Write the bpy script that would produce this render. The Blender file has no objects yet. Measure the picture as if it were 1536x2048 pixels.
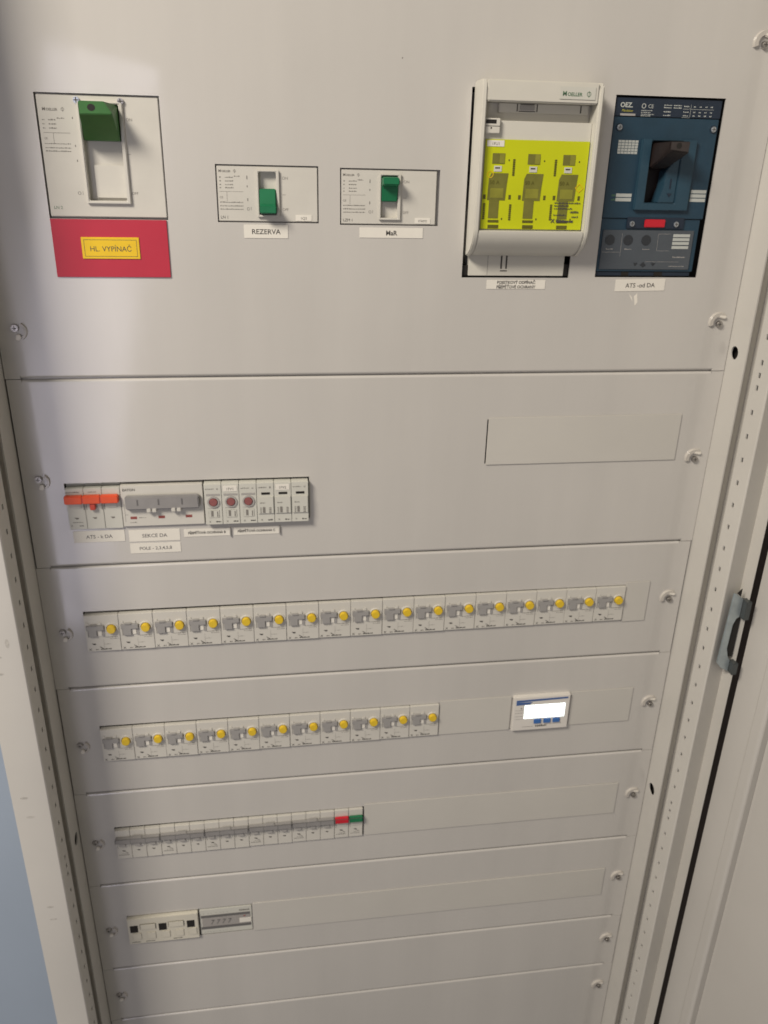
import bpy, bmesh, math, random
from mathutils import Vector, Matrix, Euler
random.seed(7)
R = math.radians
scn = bpy.context.scene
COL = scn.collection

# ------------------------------------------------------------------ camera
cam_d = bpy.data.cameras.new('camera')
cam = bpy.data.objects.new('camera', cam_d); COL.objects.link(cam)
M = ((0.990113638879322, -0.1386533258412397, 0.021218796815809075),
     (-0.035204435436876055, -0.39207139377128175, -0.9192609367920598),
     (0.13577786944387663, 0.9094257954442503, -0.39307644644505735))
right, down, fwd = (Vector(r) for r in M)
rot = Matrix((right, -down, -fwd)).transposed()
cam.matrix_world = Matrix.Translation((0.24406326, -0.78362545, 0.46023338)) @ rot.to_4x4()
cam_d.sensor_fit = 'VERTICAL'; cam_d.sensor_height = 36.0; cam_d.lens = 28.447
cam_d.clip_start = 0.01; cam_d.clip_end = 60
cam_d.dof.use_dof = True; cam_d.dof.focus_distance = 0.52; cam_d.dof.aperture_fstop = 17.0
scn.camera = cam

# ------------------------------------------------------------------ world, lamps, exposure
w = bpy.data.worlds.new('World'); scn.world = w; w.use_nodes = True
bg = w.node_tree.nodes['Background']
bg.inputs[0].default_value = (1.0, 0.945, 0.88, 1); bg.inputs[1].default_value = 0.185
scn.view_settings.view_transform = 'Standard'; scn.view_settings.look = 'None'
scn.view_settings.exposure = 0.0; scn.view_settings.gamma = 1.0

def area(name, loc, target, sx, sy, power, col, roll=0):
    l = bpy.data.lights.new(name, 'AREA'); l.shape = 'RECTANGLE'; l.size = sx; l.size_y = sy
    l.energy = power; l.color = col
    o = bpy.data.objects.new(name, l); COL.objects.link(o)
    d = Vector(target) - Vector(loc)
    q = d.to_track_quat('-Z', 'Y').to_matrix().to_4x4()
    o.matrix_world = Matrix.Translation(loc) @ q @ Matrix.Rotation(roll, 4, 'Z')
    return o
area('ceiling_lamp', (-0.95, -1.25, 1.75), (0.3, 0.0, 0.15), 0.7, 0.5, 61, (1.0, 0.915, 0.80))
area('window_light', (-0.285, -1.55, -0.10), (-0.285, 0.0, -0.10), 0.27, 1.62, 3.9, (0.88, 0.84, 1.0), roll=R(-11))

# ------------------------------------------------------------------ materials
def mat(name, col, rough=0.45, metal=0.0, spec=0.5, noise=0.04, nscale=60, bump=0.0, bscale=400, coat=0.0, trans=0.0, emit=None, coat_rough=0.1, alpha=1.0):
    m = bpy.data.materials.new(name); m.use_nodes = True
    nt = m.node_tree; b = nt.nodes['Principled BSDF']
    b.inputs['Roughness'].default_value = rough; b.inputs['Metallic'].default_value = metal
    b.inputs['Specular IOR Level'].default_value = spec
    b.inputs['Coat Weight'].default_value = coat; b.inputs['Coat Roughness'].default_value = coat_rough
    b.inputs['Transmission Weight'].default_value = trans
    tc = nt.nodes.new('ShaderNodeTexCoord')
    if noise > 0:
        n = nt.nodes.new('ShaderNodeTexNoise'); n.inputs['Scale'].default_value = nscale; n.inputs['Detail'].default_value = 5
        nt.links.new(tc.outputs['Object'], n.inputs['Vector'])
        r = nt.nodes.new('ShaderNodeMapRange'); r.inputs['From Min'].default_value = 0.3; r.inputs['From Max'].default_value = 0.7
        r.inputs['To Min'].default_value = 1 - noise; r.inputs['To Max'].default_value = 1 + noise
        nt.links.new(n.outputs['Fac'], r.inputs['Value'])
        mx = nt.nodes.new('ShaderNodeVectorMath'); mx.operation = 'SCALE'; mx.inputs[0].default_value = col[:3]
        nt.links.new(r.outputs['Result'], mx.inputs['Scale'])
        nt.links.new(mx.outputs['Vector'], b.inputs['Base Color'])
    else:
        b.inputs['Base Color'].default_value = (*col[:3], 1)
    if bump > 0:
        n2 = nt.nodes.new('ShaderNodeTexNoise'); n2.inputs['Scale'].default_value = bscale; n2.inputs['Detail'].default_value = 3
        nt.links.new(tc.outputs['Object'], n2.inputs['Vector'])
        bp = nt.nodes.new('ShaderNodeBump'); bp.inputs['Strength'].default_value = bump; bp.inputs['Distance'].default_value = 0.001
        nt.links.new(n2.outputs['Fac'], bp.inputs['Height']); nt.links.new(bp.outputs['Normal'], b.inputs['Normal'])
    if emit:
        b.inputs['Emission Color'].default_value = (*emit[:3], 1); b.inputs['Emission Strength'].default_value = emit[3]
    return m

PAINT = mat('grey_paint', (0.525, 0.505, 0.471), 0.34, noise=0.025, nscale=5, bump=0.04, bscale=260, coat=1.0, coat_rough=0.10)
nt = PAINT.node_tree; b = nt.nodes['Principled BSDF']
tc = nt.nodes.new('ShaderNodeTexCoord'); mp = nt.nodes.new('ShaderNodeMapping'); mp.inputs['Scale'].default_value = (16, 16, 1.6)
n1 = nt.nodes.new('ShaderNodeTexNoise'); n1.inputs['Scale'].default_value = 1.0; n1.inputs['Detail'].default_value = 6; n1.inputs['Roughness'].default_value = 0.6
nt.links.new(tc.outputs['Object'], mp.inputs['Vector']); nt.links.new(mp.outputs['Vector'], n1.inputs['Vector'])
n2 = nt.nodes.new('ShaderNodeTexNoise'); n2.inputs['Scale'].default_value = 9; n2.inputs['Detail'].default_value = 7; n2.inputs['Distortion'].default_value = 0.8
nt.links.new(tc.outputs['Object'], n2.inputs['Vector'])
r1 = nt.nodes.new('ShaderNodeMapRange'); r1.inputs['From Min'].default_value = .3; r1.inputs['From Max'].default_value = .7; r1.inputs['To Min'].default_value = .965; r1.inputs['To Max'].default_value = 1.03
nt.links.new(n1.outputs['Fac'], r1.inputs['Value'])
old = b.inputs['Base Color'].links[0].from_socket
sc_ = nt.nodes.new('ShaderNodeVectorMath'); sc_.operation = 'SCALE'; nt.links.new(old, sc_.inputs[0]); nt.links.new(r1.outputs['Result'], sc_.inputs['Scale'])
nt.links.new(sc_.outputs['Vector'], b.inputs['Base Color'])
r2 = nt.nodes.new('ShaderNodeMapRange'); r2.inputs['From Min'].default_value = .35; r2.inputs['From Max'].default_value = .7; r2.inputs['To Min'].default_value = .06; r2.inputs['To Max'].default_value = .16
nt.links.new(n2.outputs['Fac'], r2.inputs['Value']); nt.links.new(r2.outputs['Result'], b.inputs['Coat Roughness'])
FRAME = mat('frame_paint', (0.550, 0.530, 0.488), 0.38, noise=0.035, nscale=9, bump=0.05, bscale=260)
DOORP = mat('door_paint', (0.500, 0.480, 0.445), 0.40, noise=0.03, nscale=6, bump=0.05, bscale=260)
BLANK = mat('blanking_plastic', (0.525, 0.506, 0.462), 0.45, noise=0.025, nscale=12)
WHITE = mat('white_plastic', (0.565, 0.545, 0.492), 0.42, noise=0.03, nscale=40)
PALE = mat('pale_green_grey_plastic', (0.555, 0.548, 0.490), 0.45, noise=0.03, nscale=40)
CREAM = mat('cream_plastic', (0.600, 0.570, 0.480), 0.45, noise=0.03, nscale=40)
FUSEW = mat('ivory_plastic', (0.585, 0.565, 0.500), 0.40, noise=0.025, nscale=30)
GREY = mat('grey_plastic', (0.255, 0.245, 0.238), 0.45, noise=0.06, nscale=80)
LGREY = mat('light_grey_toggle', (0.310, 0.300, 0.288), 0.45, noise=0.06, nscale=80)
DGREY = mat('dark_grey_plastic', (0.130, 0.125, 0.122), 0.45, noise=0.06, nscale=80)
MGREY = mat('mid_grey_plastic', (0.360, 0.345, 0.325), 0.45, noise=0.05, nscale=80)
BLACK = mat('black_void', (0.010, 0.008, 0.006), 0.7, noise=0)
GAPDARK = mat('gasket_gap_dark', (0.060, 0.044, 0.032), 0.7, noise=0.1)
INK = mat('dark_ink', (0.060, 0.055, 0.050), 0.6, noise=0)
FAINT = mat('faded_ink', (0.200, 0.188, 0.168), 0.6, noise=0)
SILVERINK = mat('pale_ink', (0.450, 0.470, 0.440), 0.6, noise=0)
YELINK = mat('yellow_ink', (0.450, 0.420, 0.050), 0.6, noise=0)
REDINK = mat('red_ink', (0.260, 0.070, 0.060), 0.6, noise=0)
GREENINK = mat('green_ink', (0.070, 0.150, 0.080), 0.6, noise=0)
GREEN = mat('dark_green_plastic', (0.035, 0.140, 0.028), 0.42, noise=0.08, nscale=90)
GREEN2 = mat('emerald_plastic', (0.010, 0.150, 0.062), 0.38, noise=0.06, nscale=90)
RED = mat('red_plate', (0.450, 0.019, 0.042), 0.40, noise=0.05, nscale=25)
YEL = mat('yellow_plate', (0.760, 0.500, 0.008), 0.42, noise=0.04, nscale=60)
FLUO = mat('fluorescent_yellow', (0.520, 0.560, 0.009), 0.30, noise=0.04, nscale=20)
OLIVE = mat('olive_window', (0.165, 0.160, 0.032), 0.30, noise=0.12, nscale=90)
OLIVE2 = mat('dark_olive_print', (0.105, 0.100, 0.014), 0.35, noise=0.15, nscale=120)
OLIVE3 = mat('light_olive_window', (0.240, 0.235, 0.034), 0.30, noise=0.12, nscale=90)
BLUE = mat('navy_plastic', (0.0140, 0.043, 0.071), 0.48, noise=0.08, nscale=60, bump=0.06, bscale=1500)
BLUE2 = mat('navy_frame_plastic', (0.019, 0.055, 0.085), 0.45, noise=0.08, nscale=60)
NAVY = mat('deep_navy_plastic', (0.012, 0.022, 0.040), 0.5, noise=0.08)
SMOKE = mat('smoky_cover', (0.070, 0.082, 0.096), 0.22, noise=0.06, nscale=50)
SMOKED = mat('smoky_dial', (0.026, 0.030, 0.036), 0.4, noise=0.06)
BROWN = mat('black_brown_plastic', (0.017, 0.011, 0.010), 0.45, noise=0.1, nscale=90)
BROWNT = mat('lighter_handle_plastic', (0.040, 0.032, 0.030), 0.45, noise=0.1, nscale=90)  # slightly lighter than the rest of the lever
REDB = mat('red_indicator', (0.520, 0.012, 0.026), 0.4, noise=0.03)
ORANGE = mat('orange_plastic', (0.700, 0.085, 0.022), 0.42, noise=0.05, nscale=60)
ORANGE2 = mat('red_orange_plastic', (0.560, 0.060, 0.030), 0.42, noise=0.05, nscale=60)
BUTTON = mat('yellow_button', (0.680, 0.470, 0.028), 0.38, noise=0.05, nscale=90)
PINK = mat('dusty_red_indicator', (0.250, 0.085, 0.080), 0.35, noise=0.1, nscale=200)
PAPER = mat('white_label', (0.720, 0.690, 0.620), 0.55, noise=0.02, nscale=60)
STEEL = mat('screw_steel', (0.50, 0.48, 0.46), 0.38, metal=1.0, noise=0.12, nscale=500)
BSTEEL = mat('bright_screw_steel', (0.56, 0.60, 0.64), 0.34, metal=1.0, noise=0.15, nscale=500)
ZINC = mat('galvanised_zinc', (0.460, 0.520, 0.535), 0.42, metal=0.7, noise=0.10, nscale=120)
DZINC = mat('shaded_zinc', (0.10, 0.11, 0.11), 0.5, metal=0.6, noise=0.1)  # darker copy of the zinc, with the shade of the bracket sides in its colour
CLEAR = mat('clear_plastic', (0.66, 0.62, 0.56), 0.15, trans=0.25, noise=0)
WING = mat('white_clip_plastic', (0.76, 0.72, 0.64), 0.28, noise=0)
SCREEN = mat('lit_screen', (0.8, 0.9, 0.9), 0.3, noise=0, emit=(0.90, 1.0, 1.0, 1.7))
BLUEPR = mat('blue_print', (0.055, 0.115, 0.290), 0.5, noise=0.05)
BLUEB = mat('blue_button', (0.045, 0.150, 0.420), 0.4, noise=0.08)
MWHITE = mat('meter_white_plastic', (0.660, 0.630, 0.580), 0.42, noise=0.02)
LCD = mat('grey_display', (0.340, 0.320, 0.300), 0.25, noise=0.05)
WALL = mat('blue_grey_wall', (0.350, 0.415, 0.500), 0.55, noise=0.05, nscale=3, bump=0.05)
SCUFF = mat('scuff_mark', (0.45, 0.43, 0.39), 0.5, noise=0.2, nscale=300)

# ------------------------------------------------------------------ geometry helpers (millimetres: x right, z up, d towards the viewer)
class G:
    def __init__(s): s.bm = bmesh.new()
    def v(s, x, z, d): return s.bm.verts.new((x, -d, z))
    def box(s, x0, x1, z0, z1, d0, d1):
        a = [s.v(x, z, d) for d in (d0, d1) for x, z in ((x0, z0), (x1, z0), (x1, z1), (x0, z1))]
        for f in ((3, 2, 1, 0), (4, 5, 6, 7), (0, 1, 5, 4), (1, 2, 6, 5), (2, 3, 7, 6), (3, 0, 4, 7)): s.bm.faces.new([a[i] for i in f])
        return s
    def quad(s, x0, x1, z0, z1, d):
        s.bm.faces.new([s.v(x0, z0, d), s.v(x1, z0, d), s.v(x1, z1, d), s.v(x0, z1, d)]); return s
    def poly(s, pts, d0, d1):
        a = [s.v(x, z, d0) for x, z in pts]; b = [s.v(x, z, d1) for x, z in pts]; n = len(pts)
        s.bm.faces.new(a[::-1]); s.bm.faces.new(b)
        for i in range(n): s.bm.faces.new([a[i], a[(i+1) % n], b[(i+1) % n], b[i]])
        return s
    def disc(s, cx, cz, r, d0, d1, n=24, r2=None, rz=None):
        r2 = r if r2 is None else r2; k = (rz or r) / r
        a = [s.v(cx+r*math.cos(2*math.pi*i/n), cz+k*r*math.sin(2*math.pi*i/n), d0) for i in range(n)]
        b = [s.v(cx+r2*math.cos(2*math.pi*i/n), cz+k*r2*math.sin(2*math.pi*i/n), d1) for i in range(n)]
        s.bm.faces.new(a[::-1]); s.bm.faces.new(b)
        for i in range(n): s.bm.faces.new([a[i], a[(i+1) % n], b[(i+1) % n], b[i]])
        return s
    def ring(s, cx, cz, r0, r1, d0, d1, n=28, a0=0, a1=360):
        m = n if a1-a0 >= 360 else n+1
        P = []
        for i in range(m):
            t = R(a0+(a1-a0)*i/n); c, q = math.cos(t), math.sin(t)
            P.append([s.v(cx+r0*c, cz+r0*q, d0), s.v(cx+r1*c, cz+r1*q, d0), s.v(cx+(r1*.85+r0*.15)*c, cz+(r1*.85+r0*.15)*q, d1), s.v(cx+(r0*.85+r1*.15)*c, cz+(r0*.85+r1*.15)*q, d1)])
        for i in range(n if m == n else n):
            j = (i+1) % m
            for k in range(4): s.bm.faces.new([P[i][k], P[j][k], P[j][(k+1) % 4], P[i][(k+1) % 4]])
        if m != n: s.bm.faces.new(P[0]); s.bm.faces.new(P[-1][::-1])
        return s
    def xprof(s, prof, x0, x1):            # prof: closed list of (d, z), swept along x
        a = [s.v(x0, z, d) for d, z in prof]; b = [s.v(x1, z, d) for d, z in prof]; n = len(prof)
        s.bm.faces.new(a); s.bm.faces.new(b[::-1])
        for i in range(n): s.bm.faces.new([a[i], b[i], b[(i+1) % n], a[(i+1) % n]])
        return s
    def zprof(s, prof, z0, z1, closed=True):   # prof: list of (x, d), swept along z
        a = [s.v(x, z0, d) for x, d in prof]; b = [s.v(x, z1, d) for x, d in prof]; n = len(prof)
        if closed: s.bm.faces.new(a); s.bm.faces.new(b[::-1])
        for i in range(n if closed else n-1): s.bm.faces.new([a[i], a[(i+1) % n], b[(i+1) % n], b[i]])
        return s
    def hull(s, pts):
        vs = [s.v(x, z, d) for x, z, d in pts]
        r = bmesh.ops.convex_hull(s.bm, input=vs)
        bmesh.ops.delete(s.bm, geom=list({g for g in r['geom_interior']+r['geom_unused'] if isinstance(g, bmesh.types.BMVert)}), context='VERTS')
        return s
    def plate(s, x0, x1, z0, z1, d0, d1, holes=(), rounds=()):   # rectangle with rectangular and round openings
        xs, zs = {x0, x1}, {z0, z1}
        sq = [(cx-r*1.25, cx+r*1.25, cz-r*1.25, cz+r*1.25) for cx, cz, r in rounds]
        for h in list(holes)+sq: xs |= {h[0], h[1]}; zs |= {h[2], h[3]}
        xs = sorted(x for x in xs if x0 <= x <= x1); zs = sorted(z for z in zs if z0 <= z <= z1)
        C = {}
        def V(x, z, d):
            k = (round(x, 4), round(z, 4), d)
            if k not in C: C[k] = s.v(x, z, d)
            return C[k]
        ins = lambda x, z, hs: any(h[0] < x < h[1] and h[2] < z < h[3] for h in hs)
        nx, nz = len(xs)-1, len(zs)-1
        full = [[not ins((xs[i]+xs[i+1])/2, (zs[j]+zs[j+1])/2, list(holes)) for j in range(nz)] for i in range(nx)]
        for i in range(nx):
            for j in range(nz):
                if not full[i][j]: continue
                a, b, c, e = xs[i], xs[i+1], zs[j], zs[j+1]
                if not ins((a+b)/2, (c+e)/2, sq):
                    s.bm.faces.new([V(a, c, d1), V(b, c, d1), V(b, e, d1), V(a, e, d1)])
                    s.bm.faces.new([V(a, c, d0), V(a, e, d0), V(b, e, d0), V(b, c, d0)])
                for (p, q, di, dj) in (((a, c), (b, c), 0, -1), ((b, c), (b, e), 1, 0), ((b, e), (a, e), 0, 1), ((a, e), (a, c), -1, 0)):
                    ii, jj = i+di, j+dj
                    if not (0 <= ii < nx and 0 <= jj < nz) or not full[ii][jj]:
                        s.bm.faces.new([V(*p, d0), V(*q, d0), V(*q, d1), V(*p, d1)])
        for (cx, cz, r), (a, b, c, e) in zip(rounds, sq):
            n = 24; cir, out = [], []
            for k in range(n):
                t = 2*math.pi*(k+.5)/n; u, w_ = math.cos(t), math.sin(t); m_ = max(abs(u), abs(w_))
                cir.append((cx+r*u, cz+r*w_)); out.append((cx+(b-a)/2*u/m_, cz+(e-c)/2*w_/m_))
            for dd in (d1, d0):
                ci = [s.v(*p, dd) for p in cir]; oo = [s.v(*p, dd) for p in out]
                for k in range(n):
                    f = [ci[k], oo[k], oo[(k+1) % n], ci[(k+1) % n]]
                    s.bm.faces.new(f if dd == d1 else f[::-1])
                for k, (x, z) in ((2, (b, e)), (8, (a, e)), (14, (a, c)), (20, (b, c))):
                    f = [oo[k], s.v(x, z, dd), oo[(k+1) % n]]
                    s.bm.faces.new(f if dd == d1 else f[::-1])
            a_ = [s.v(*p, d0) for p in cir]; b_ = [s.v(*p, d1) for p in cir]
            for k in range(n): s.bm.faces.new([a_[k], b_[k], b_[(k+1) % n], a_[(k+1) % n]])
        return s
    # print (flat lettering and marks)
    def text(s, t, x, z, size, d, sx=1.0, align='LEFT', shear=0.0, bold=0.0):
        me = text_mesh(t, align, bold)
        n0 = len(s.bm.verts); s.bm.from_mesh(me); s.bm.verts.ensure_lookup_table()
        for i in range(n0, len(s.bm.verts)):
            v = s.bm.verts[i]; a, b = v.co.x, v.co.y
            v.co = ((x+(a*sx+b*shear)*size), -d, z+b*size)
        return s
    def scrib(s, x0, x1, z, h, d, dash=(0.5, 1.6), gap=(0.25, 0.6)):    # lines of print too small to read
        x = x0
        while x < x1:
            L = random.uniform(*dash); hh = h*random.uniform(0.55, 1.0)
            s.quad(x, min(x+L, x1), z, z+hh, d); x += L+random.uniform(*gap)
        return s

_tm = {}
def text_mesh(t, align, bold):
    k = (t, align, bold)
    if k not in _tm:
        cu = bpy.data.curves.new('lettering', 'FONT'); cu.body = t; cu.size = 1.0; cu.align_x = align; cu.resolution_u = 3
        cu.offset = bold
        o = bpy.data.objects.new('lettering', cu); COL.objects.link(o)
        dg = bpy.context.evaluated_depsgraph_get(); dg.update()
        me = bpy.data.meshes.new_from_object(o.evaluated_get(dg))
        bpy.data.objects.remove(o); bpy.data.curves.remove(cu); _tm[k] = me
    return _tm[k]

ORG = {}
def mesh(name, g, m, org, bevel=0, seg=2, flat=False):
    bm = g.bm
    for v in bm.verts: v.co = (v.co-Vector((org[0], -org[2], org[1])))*0.001
    if not flat:
        bmesh.ops.remove_doubles(bm, verts=bm.verts, dist=1e-7)
        bmesh.ops.recalc_face_normals(bm, faces=bm.faces)
        if bevel:
            es = [e for e in bm.edges if len(e.link_faces) == 2 and e.calc_face_angle(0) > R(28)]
            bmesh.ops.bevel(bm, geom=es, offset=bevel*0.001, segments=seg, affect='EDGES', clamp_overlap=True)
    me = bpy.data.meshes.new(name); bm.to_mesh(me); bm.free(); me.materials.append(m)
    if not flat:
        for p in me.polygons: p.use_smooth = True
        me.set_sharp_from_angle(angle=R(32))
    return me
def link(name, data):
    o = bpy.data.objects.new(name, data); COL.objects.link(o); return o
def thing(name, label, cat, x, z, d=0, group=None):
    o = link(name, None); o.empty_display_size = 0.01
    o.location = (x/1000, -d/1000, z/1000); o['label'] = label; o['category'] = cat
    if group: o['group'] = group
    ORG[o] = (x, z, d); return o
def part(parent, name, g, m, bevel=0, seg=2, flat=False, label=None):
    o = link(name, mesh(name, g, m, ORG[parent], bevel, seg, flat)); o.parent = parent; ORG[o] = ORG[parent]
    if label: o['label'] = label
    return o
def ink(parent, g, m=None, name='printed_text'):
    o = part(parent, name, g, m or INK, flat=True)
    if len(o.data.polygons) > 40: o['kind'] = 'stuff'      # many small strokes of print joined into one part
    return o
def solo(name, g, m, label, cat, x, z, d=0, bevel=0, group=None, kind=None):
    o = link(name, mesh(name, g, m, (x, z, d), bevel)); o.location = (x/1000, -d/1000, z/1000)
    if kind: o['kind'] = kind
    else: o['label'] = label; o['category'] = cat
    if group: o['group'] = group
    ORG[o] = (x, z, d); return o
def tree(o):
    out = [o]
    for c in o.children: out += tree(c)
    return out
def copy_tree(o, parent=None):
    c = o.copy(); COL.objects.link(c); c.parent = parent
    for ch in list(o.children): copy_tree(ch, c)
    return c
def copy_to(o, dx, dz, label, dd=0, rot=0):
    c = copy_tree(o); c.location = o.location+Vector((dx/1000, -dd/1000, dz/1000)); c['label'] = label
    if rot: c.rotation_euler = (0, rot, 0)
    return c
ORD = 'first second third fourth fifth sixth seventh eighth ninth tenth eleventh twelfth thirteenth fourteenth fifteenth sixteenth seventeenth'.split()

# ------------------------------------------------------------------ wall beside the cabinet
g = G(); g.box(-1900, -38, -1150, 1500, -60, -40)
solo('wall', g, WALL, '', '', -900, -1150, kind='structure')

# ------------------------------------------------------------------ the cabinet
cab = thing('switchboard_cabinet', 'tall grey painted steel switchboard cabinet with screwed cover panels', 'cabinet', 360, -1000)
def post(sgn, bx, faceW, lip):
    X = lambda x: bx+sgn*x
    g = G()
    def strip(da, db, x, holes, rounds):   # a side wall strip lying in the plane x: built flat, then turned
        h = G(); h.plate(da, db, -1000, 800, 0, 1.5, holes, rounds)
        for v in h.bm.verts:
            dd, th, z = v.co.x, -v.co.y, v.co.z
            v.co = (X(x)+sgn*(1.5-th), -dd, z)
        me = bpy.data.meshes.new('tmp'); h.bm.to_mesh(me); g.bm.from_mesh(me); bpy.data.meshes.remove(me); h.bm.free()
    strip(-25, 34, 0, [], [(12, 291, 6.8), (14, -279, 7.6)])
    hz = [292-25*k for k in range(-19, 50)]+[279.5, -270.5]
    strip(51, 78, 0, [(60.2, 64.0, z-2.7, z+2.7) for z in hz], [])
    w_ = faceW
    pr = [(0, 34), (16, 21), (16, 51), (0, 51)]
    g.zprof([(X(x), d) for x, d in pr], -1000, 800, closed=False)
    pr = [(0, 78), (0.3, 79), (1.2, 79.8), (2.4, 80)]
    if lip: pr = pr[:2]+[(1.5, 79.2), (w_, 66), (w_, 84.5), (w_+.8, 84.5), (w_+.8, 50)]
    else: pr += [(w_-1.5, 80), (w_-.4, 79.6), (w_, 78.5), (w_, 40)]
    g.zprof([(X(x), d) for x, d in pr], -1000, 800, closed=False)
    return g
pl = part(cab, 'frame_post', post(-1, 0, 37, False), FRAME)
prr = part(cab, 'frame_post', post(1, 720, 27, True), FRAME)
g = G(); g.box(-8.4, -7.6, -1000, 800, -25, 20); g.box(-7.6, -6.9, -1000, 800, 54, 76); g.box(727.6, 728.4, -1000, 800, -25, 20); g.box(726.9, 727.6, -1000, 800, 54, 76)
part(cab, 'hollow_shade_sheets', g, BLACK)  # added black sheets stand for the shade inside the hollow posts
g = G(); g.box(-6, 726, -1000, 800, -60, -58); part(cab, 'dark_backing', g, BLACK)  # added black sheet; stands for the shade behind the panel gaps
g = G(); g.box(748.8, 800, -1000, 800, 36, 56); part(cab, 'gasket_gap_backing', g, GAPDARK)  # gasket, widened into a dark backing for the shade in the door gap
g = G()
for (x, z, rx, rz) in ((-24, -155, 4, 1.6), (-21, -181, 4.5, 1.5), (-19, -312, 4, 1.4), (-18, -331, 4, 1.3), (-12, 33, 2, 5), (-25, -1, 5, 1.5), (-24, 18, 5, 1.4)):
    g.disc(x, z, rx, 80.02, 80.06, 14, rz=rz)
# soft grubby finger marks on the left post
part(pl, 'scuff_marks', g, SCUFF)['kind'] = 'stuff'
g = G(); g.poly([(-34.5, 45), (-33.5, 44.2), (-22, 22), (-22.6, 21.5)], 80.0, 80.15); g.poly([(-27, 33), (-24.6, 31), (-25.6, 28.6), (-27.6, 31)], 80.0, 80.17)
part(pl, 'scratch', g, FAINT)

# cover panels
SEAM = [800, 269.5, 72.0, -78.0, -226.4, -372.5, -521.5, -619.8, -830]
HOLES = {0: [(60, 161, 412, 510.5), (204.3, 294.7, 410.8, 458.8), (314.2, 405.6, 409.8, 458), (431, 537.8, 363.5, 526), (564.6, 671, 364.4, 524)],
         1: [(39.8, 282, 117.5, 164.3)],
         2: [(40.4, 647, -28.5, 18.6)], 3: [(40.6, 433.6, -177, -130.2), (524, 597, -177, -130.2)],
         4: [(40.8, 344.2, -326.5, -280.2)], 5: [(40.6, 198.8, -475.5, -428.2)]}
SIDE = [(1.0, .7), (1.6, .5), (.5, 1.6), (1.4, 1.1), (1.0, .8), (.9, .8), (.9, 1.2), (1.4, .8)]
PAN = []
for k in range(8):
    zt, zb = SEAM[k]-0.3, SEAM[k+1]+0.3
    xl, xr = SIDE[k][0], 720-SIDE[k][1]
    g = G()
    fz0, fz1 = zb+3.2, zt-2.6
    g.plate(xl, xr, fz0, fz1, -1.6, 0, HOLES.get(k, []))
    # folded top and bottom edges, plain flat tabs at the ends
    n = 5
    for (ze, sg, rr) in ((fz1, 1, 2.3), (fz0, -1, 2.6)):
        prof = [(-rr*(1-math.cos(t*math.pi/2/n)), ze+sg*rr*math.sin(t*math.pi/2/n)) for t in range(n+1)]+[(-4, ze+sg*rr), (-4, ze+sg*(rr-1.2)), (-1.6, ze+sg*0.0)]
        g.xprof(prof, xl+14, xr-14)
    for a, b in ((xl, xl+13.6), (xr-13.6, xr)):
        g.box(a, b, fz1, zt, -1.6, 0); g.box(a, b, zb, fz0, -1.6, 0)
    p = part(cab, 'cover_panel', g, PAINT); PAN.append(p)
for z in SEAM[1:-1]: part(cab, 'seam_backing', G().box(6, 714, z-9, z+9, -12, -4.1), PAINT)  # strips added behind the seams to lighten the shade in them
def fastener(p, x, z, left):
    e = part(p, 'screw', G().disc(x, z, 3.7, 0, 3.2, 20, 3.2), STEEL, 0.4)
    gx = G().ring(x-1 if not left else x+2, z+1.5 if not left else z-3, 5.4, 10.6 if not left else 8.6, 0, 2.8, 24, *((60, 200) if not left else (-60, 60)))
    part(p, 'clear_washer', gx, CLEAR)
    cx, cz = (x+2.0, z+7.5) if not left else (x+1.8, z-8.2)
    gw = G().poly([(cx-5.0, cz-.6), (cx-3.2, cz+2.4), (cx+2.8, cz+2.0), (cx+4.8, cz-1.2), (cx+2.2, cz-2.4)] if not left else [(cx-2.6, cz-2.6), (cx+1.8, cz-3.2), (cx+3.2, cz+1.8), (cx-.6, cz+3.0)], 0, 3.0)
    part(p, 'retaining_clip', gw, WING, 0.8)
    gs = G().box(x-1.9, x+1.9, z-.35, z+.35, 3.1, 3.3).box(x-.35, x+.35, z-1.9, z+1.9, 3.1, 3.31)
    part(p, 'screw_slot', gs, INK)
for k, z in ((0, 317.5), (1, 170), (2, -5), (3, -154.5), (4, -301), (5, -448.5), (6, -570), (7, -668)):
    if k != 7: fastener(PAN[k], 17, z, True)
    fastener(PAN[k], 703.6, z+(2 if k else 1), False)
fastener(PAN[0], 699, 568, False)
# clip-on blanking strips closing unused slots
def blank(k, x0, x1, z0, z1, gap=False):
    part(PAN[k], 'blanking_strip', G().box(x0, x1, z0, z1, 0.05, 1.3), BLANK, 0.45)
    if gap: part(PAN[k], 'slot_gap_shade', G().box(x0-1.3, x0-.05, z0+1.5, z1-2, 0.0, 0.06), BLACK)  # black strip on the panel stands for the shade in the gap
blank(1, 468.3, 680.5, 171.8, 223.6, True)
blank(2, 647.4, 676.8, -30.4, 22.4)
blank(3, 434.2, 523.0, -176.8, -127.2); blank(3, 598.2, 678.3, -176.4, -126.6)
blank(4, 344.8, 680.2, -327, -276.2)
blank(5, 199.4, 682.0, -476, -426.4)
g = G()
for x, z in ((368, 546),): g.disc(x, z, .6, 0, .12, 8)
part(PAN[0], 'paint_chips', g, FAINT, flat=True)
g = G().poly([(608, 346), (611, 349), (612.4, 340), (610, 337)], 0, .1).poly([(602, 349), (606, 345), (607, 341)], 0, .1)
part(PAN[0], 'glue_residue', g, WING)

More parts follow.
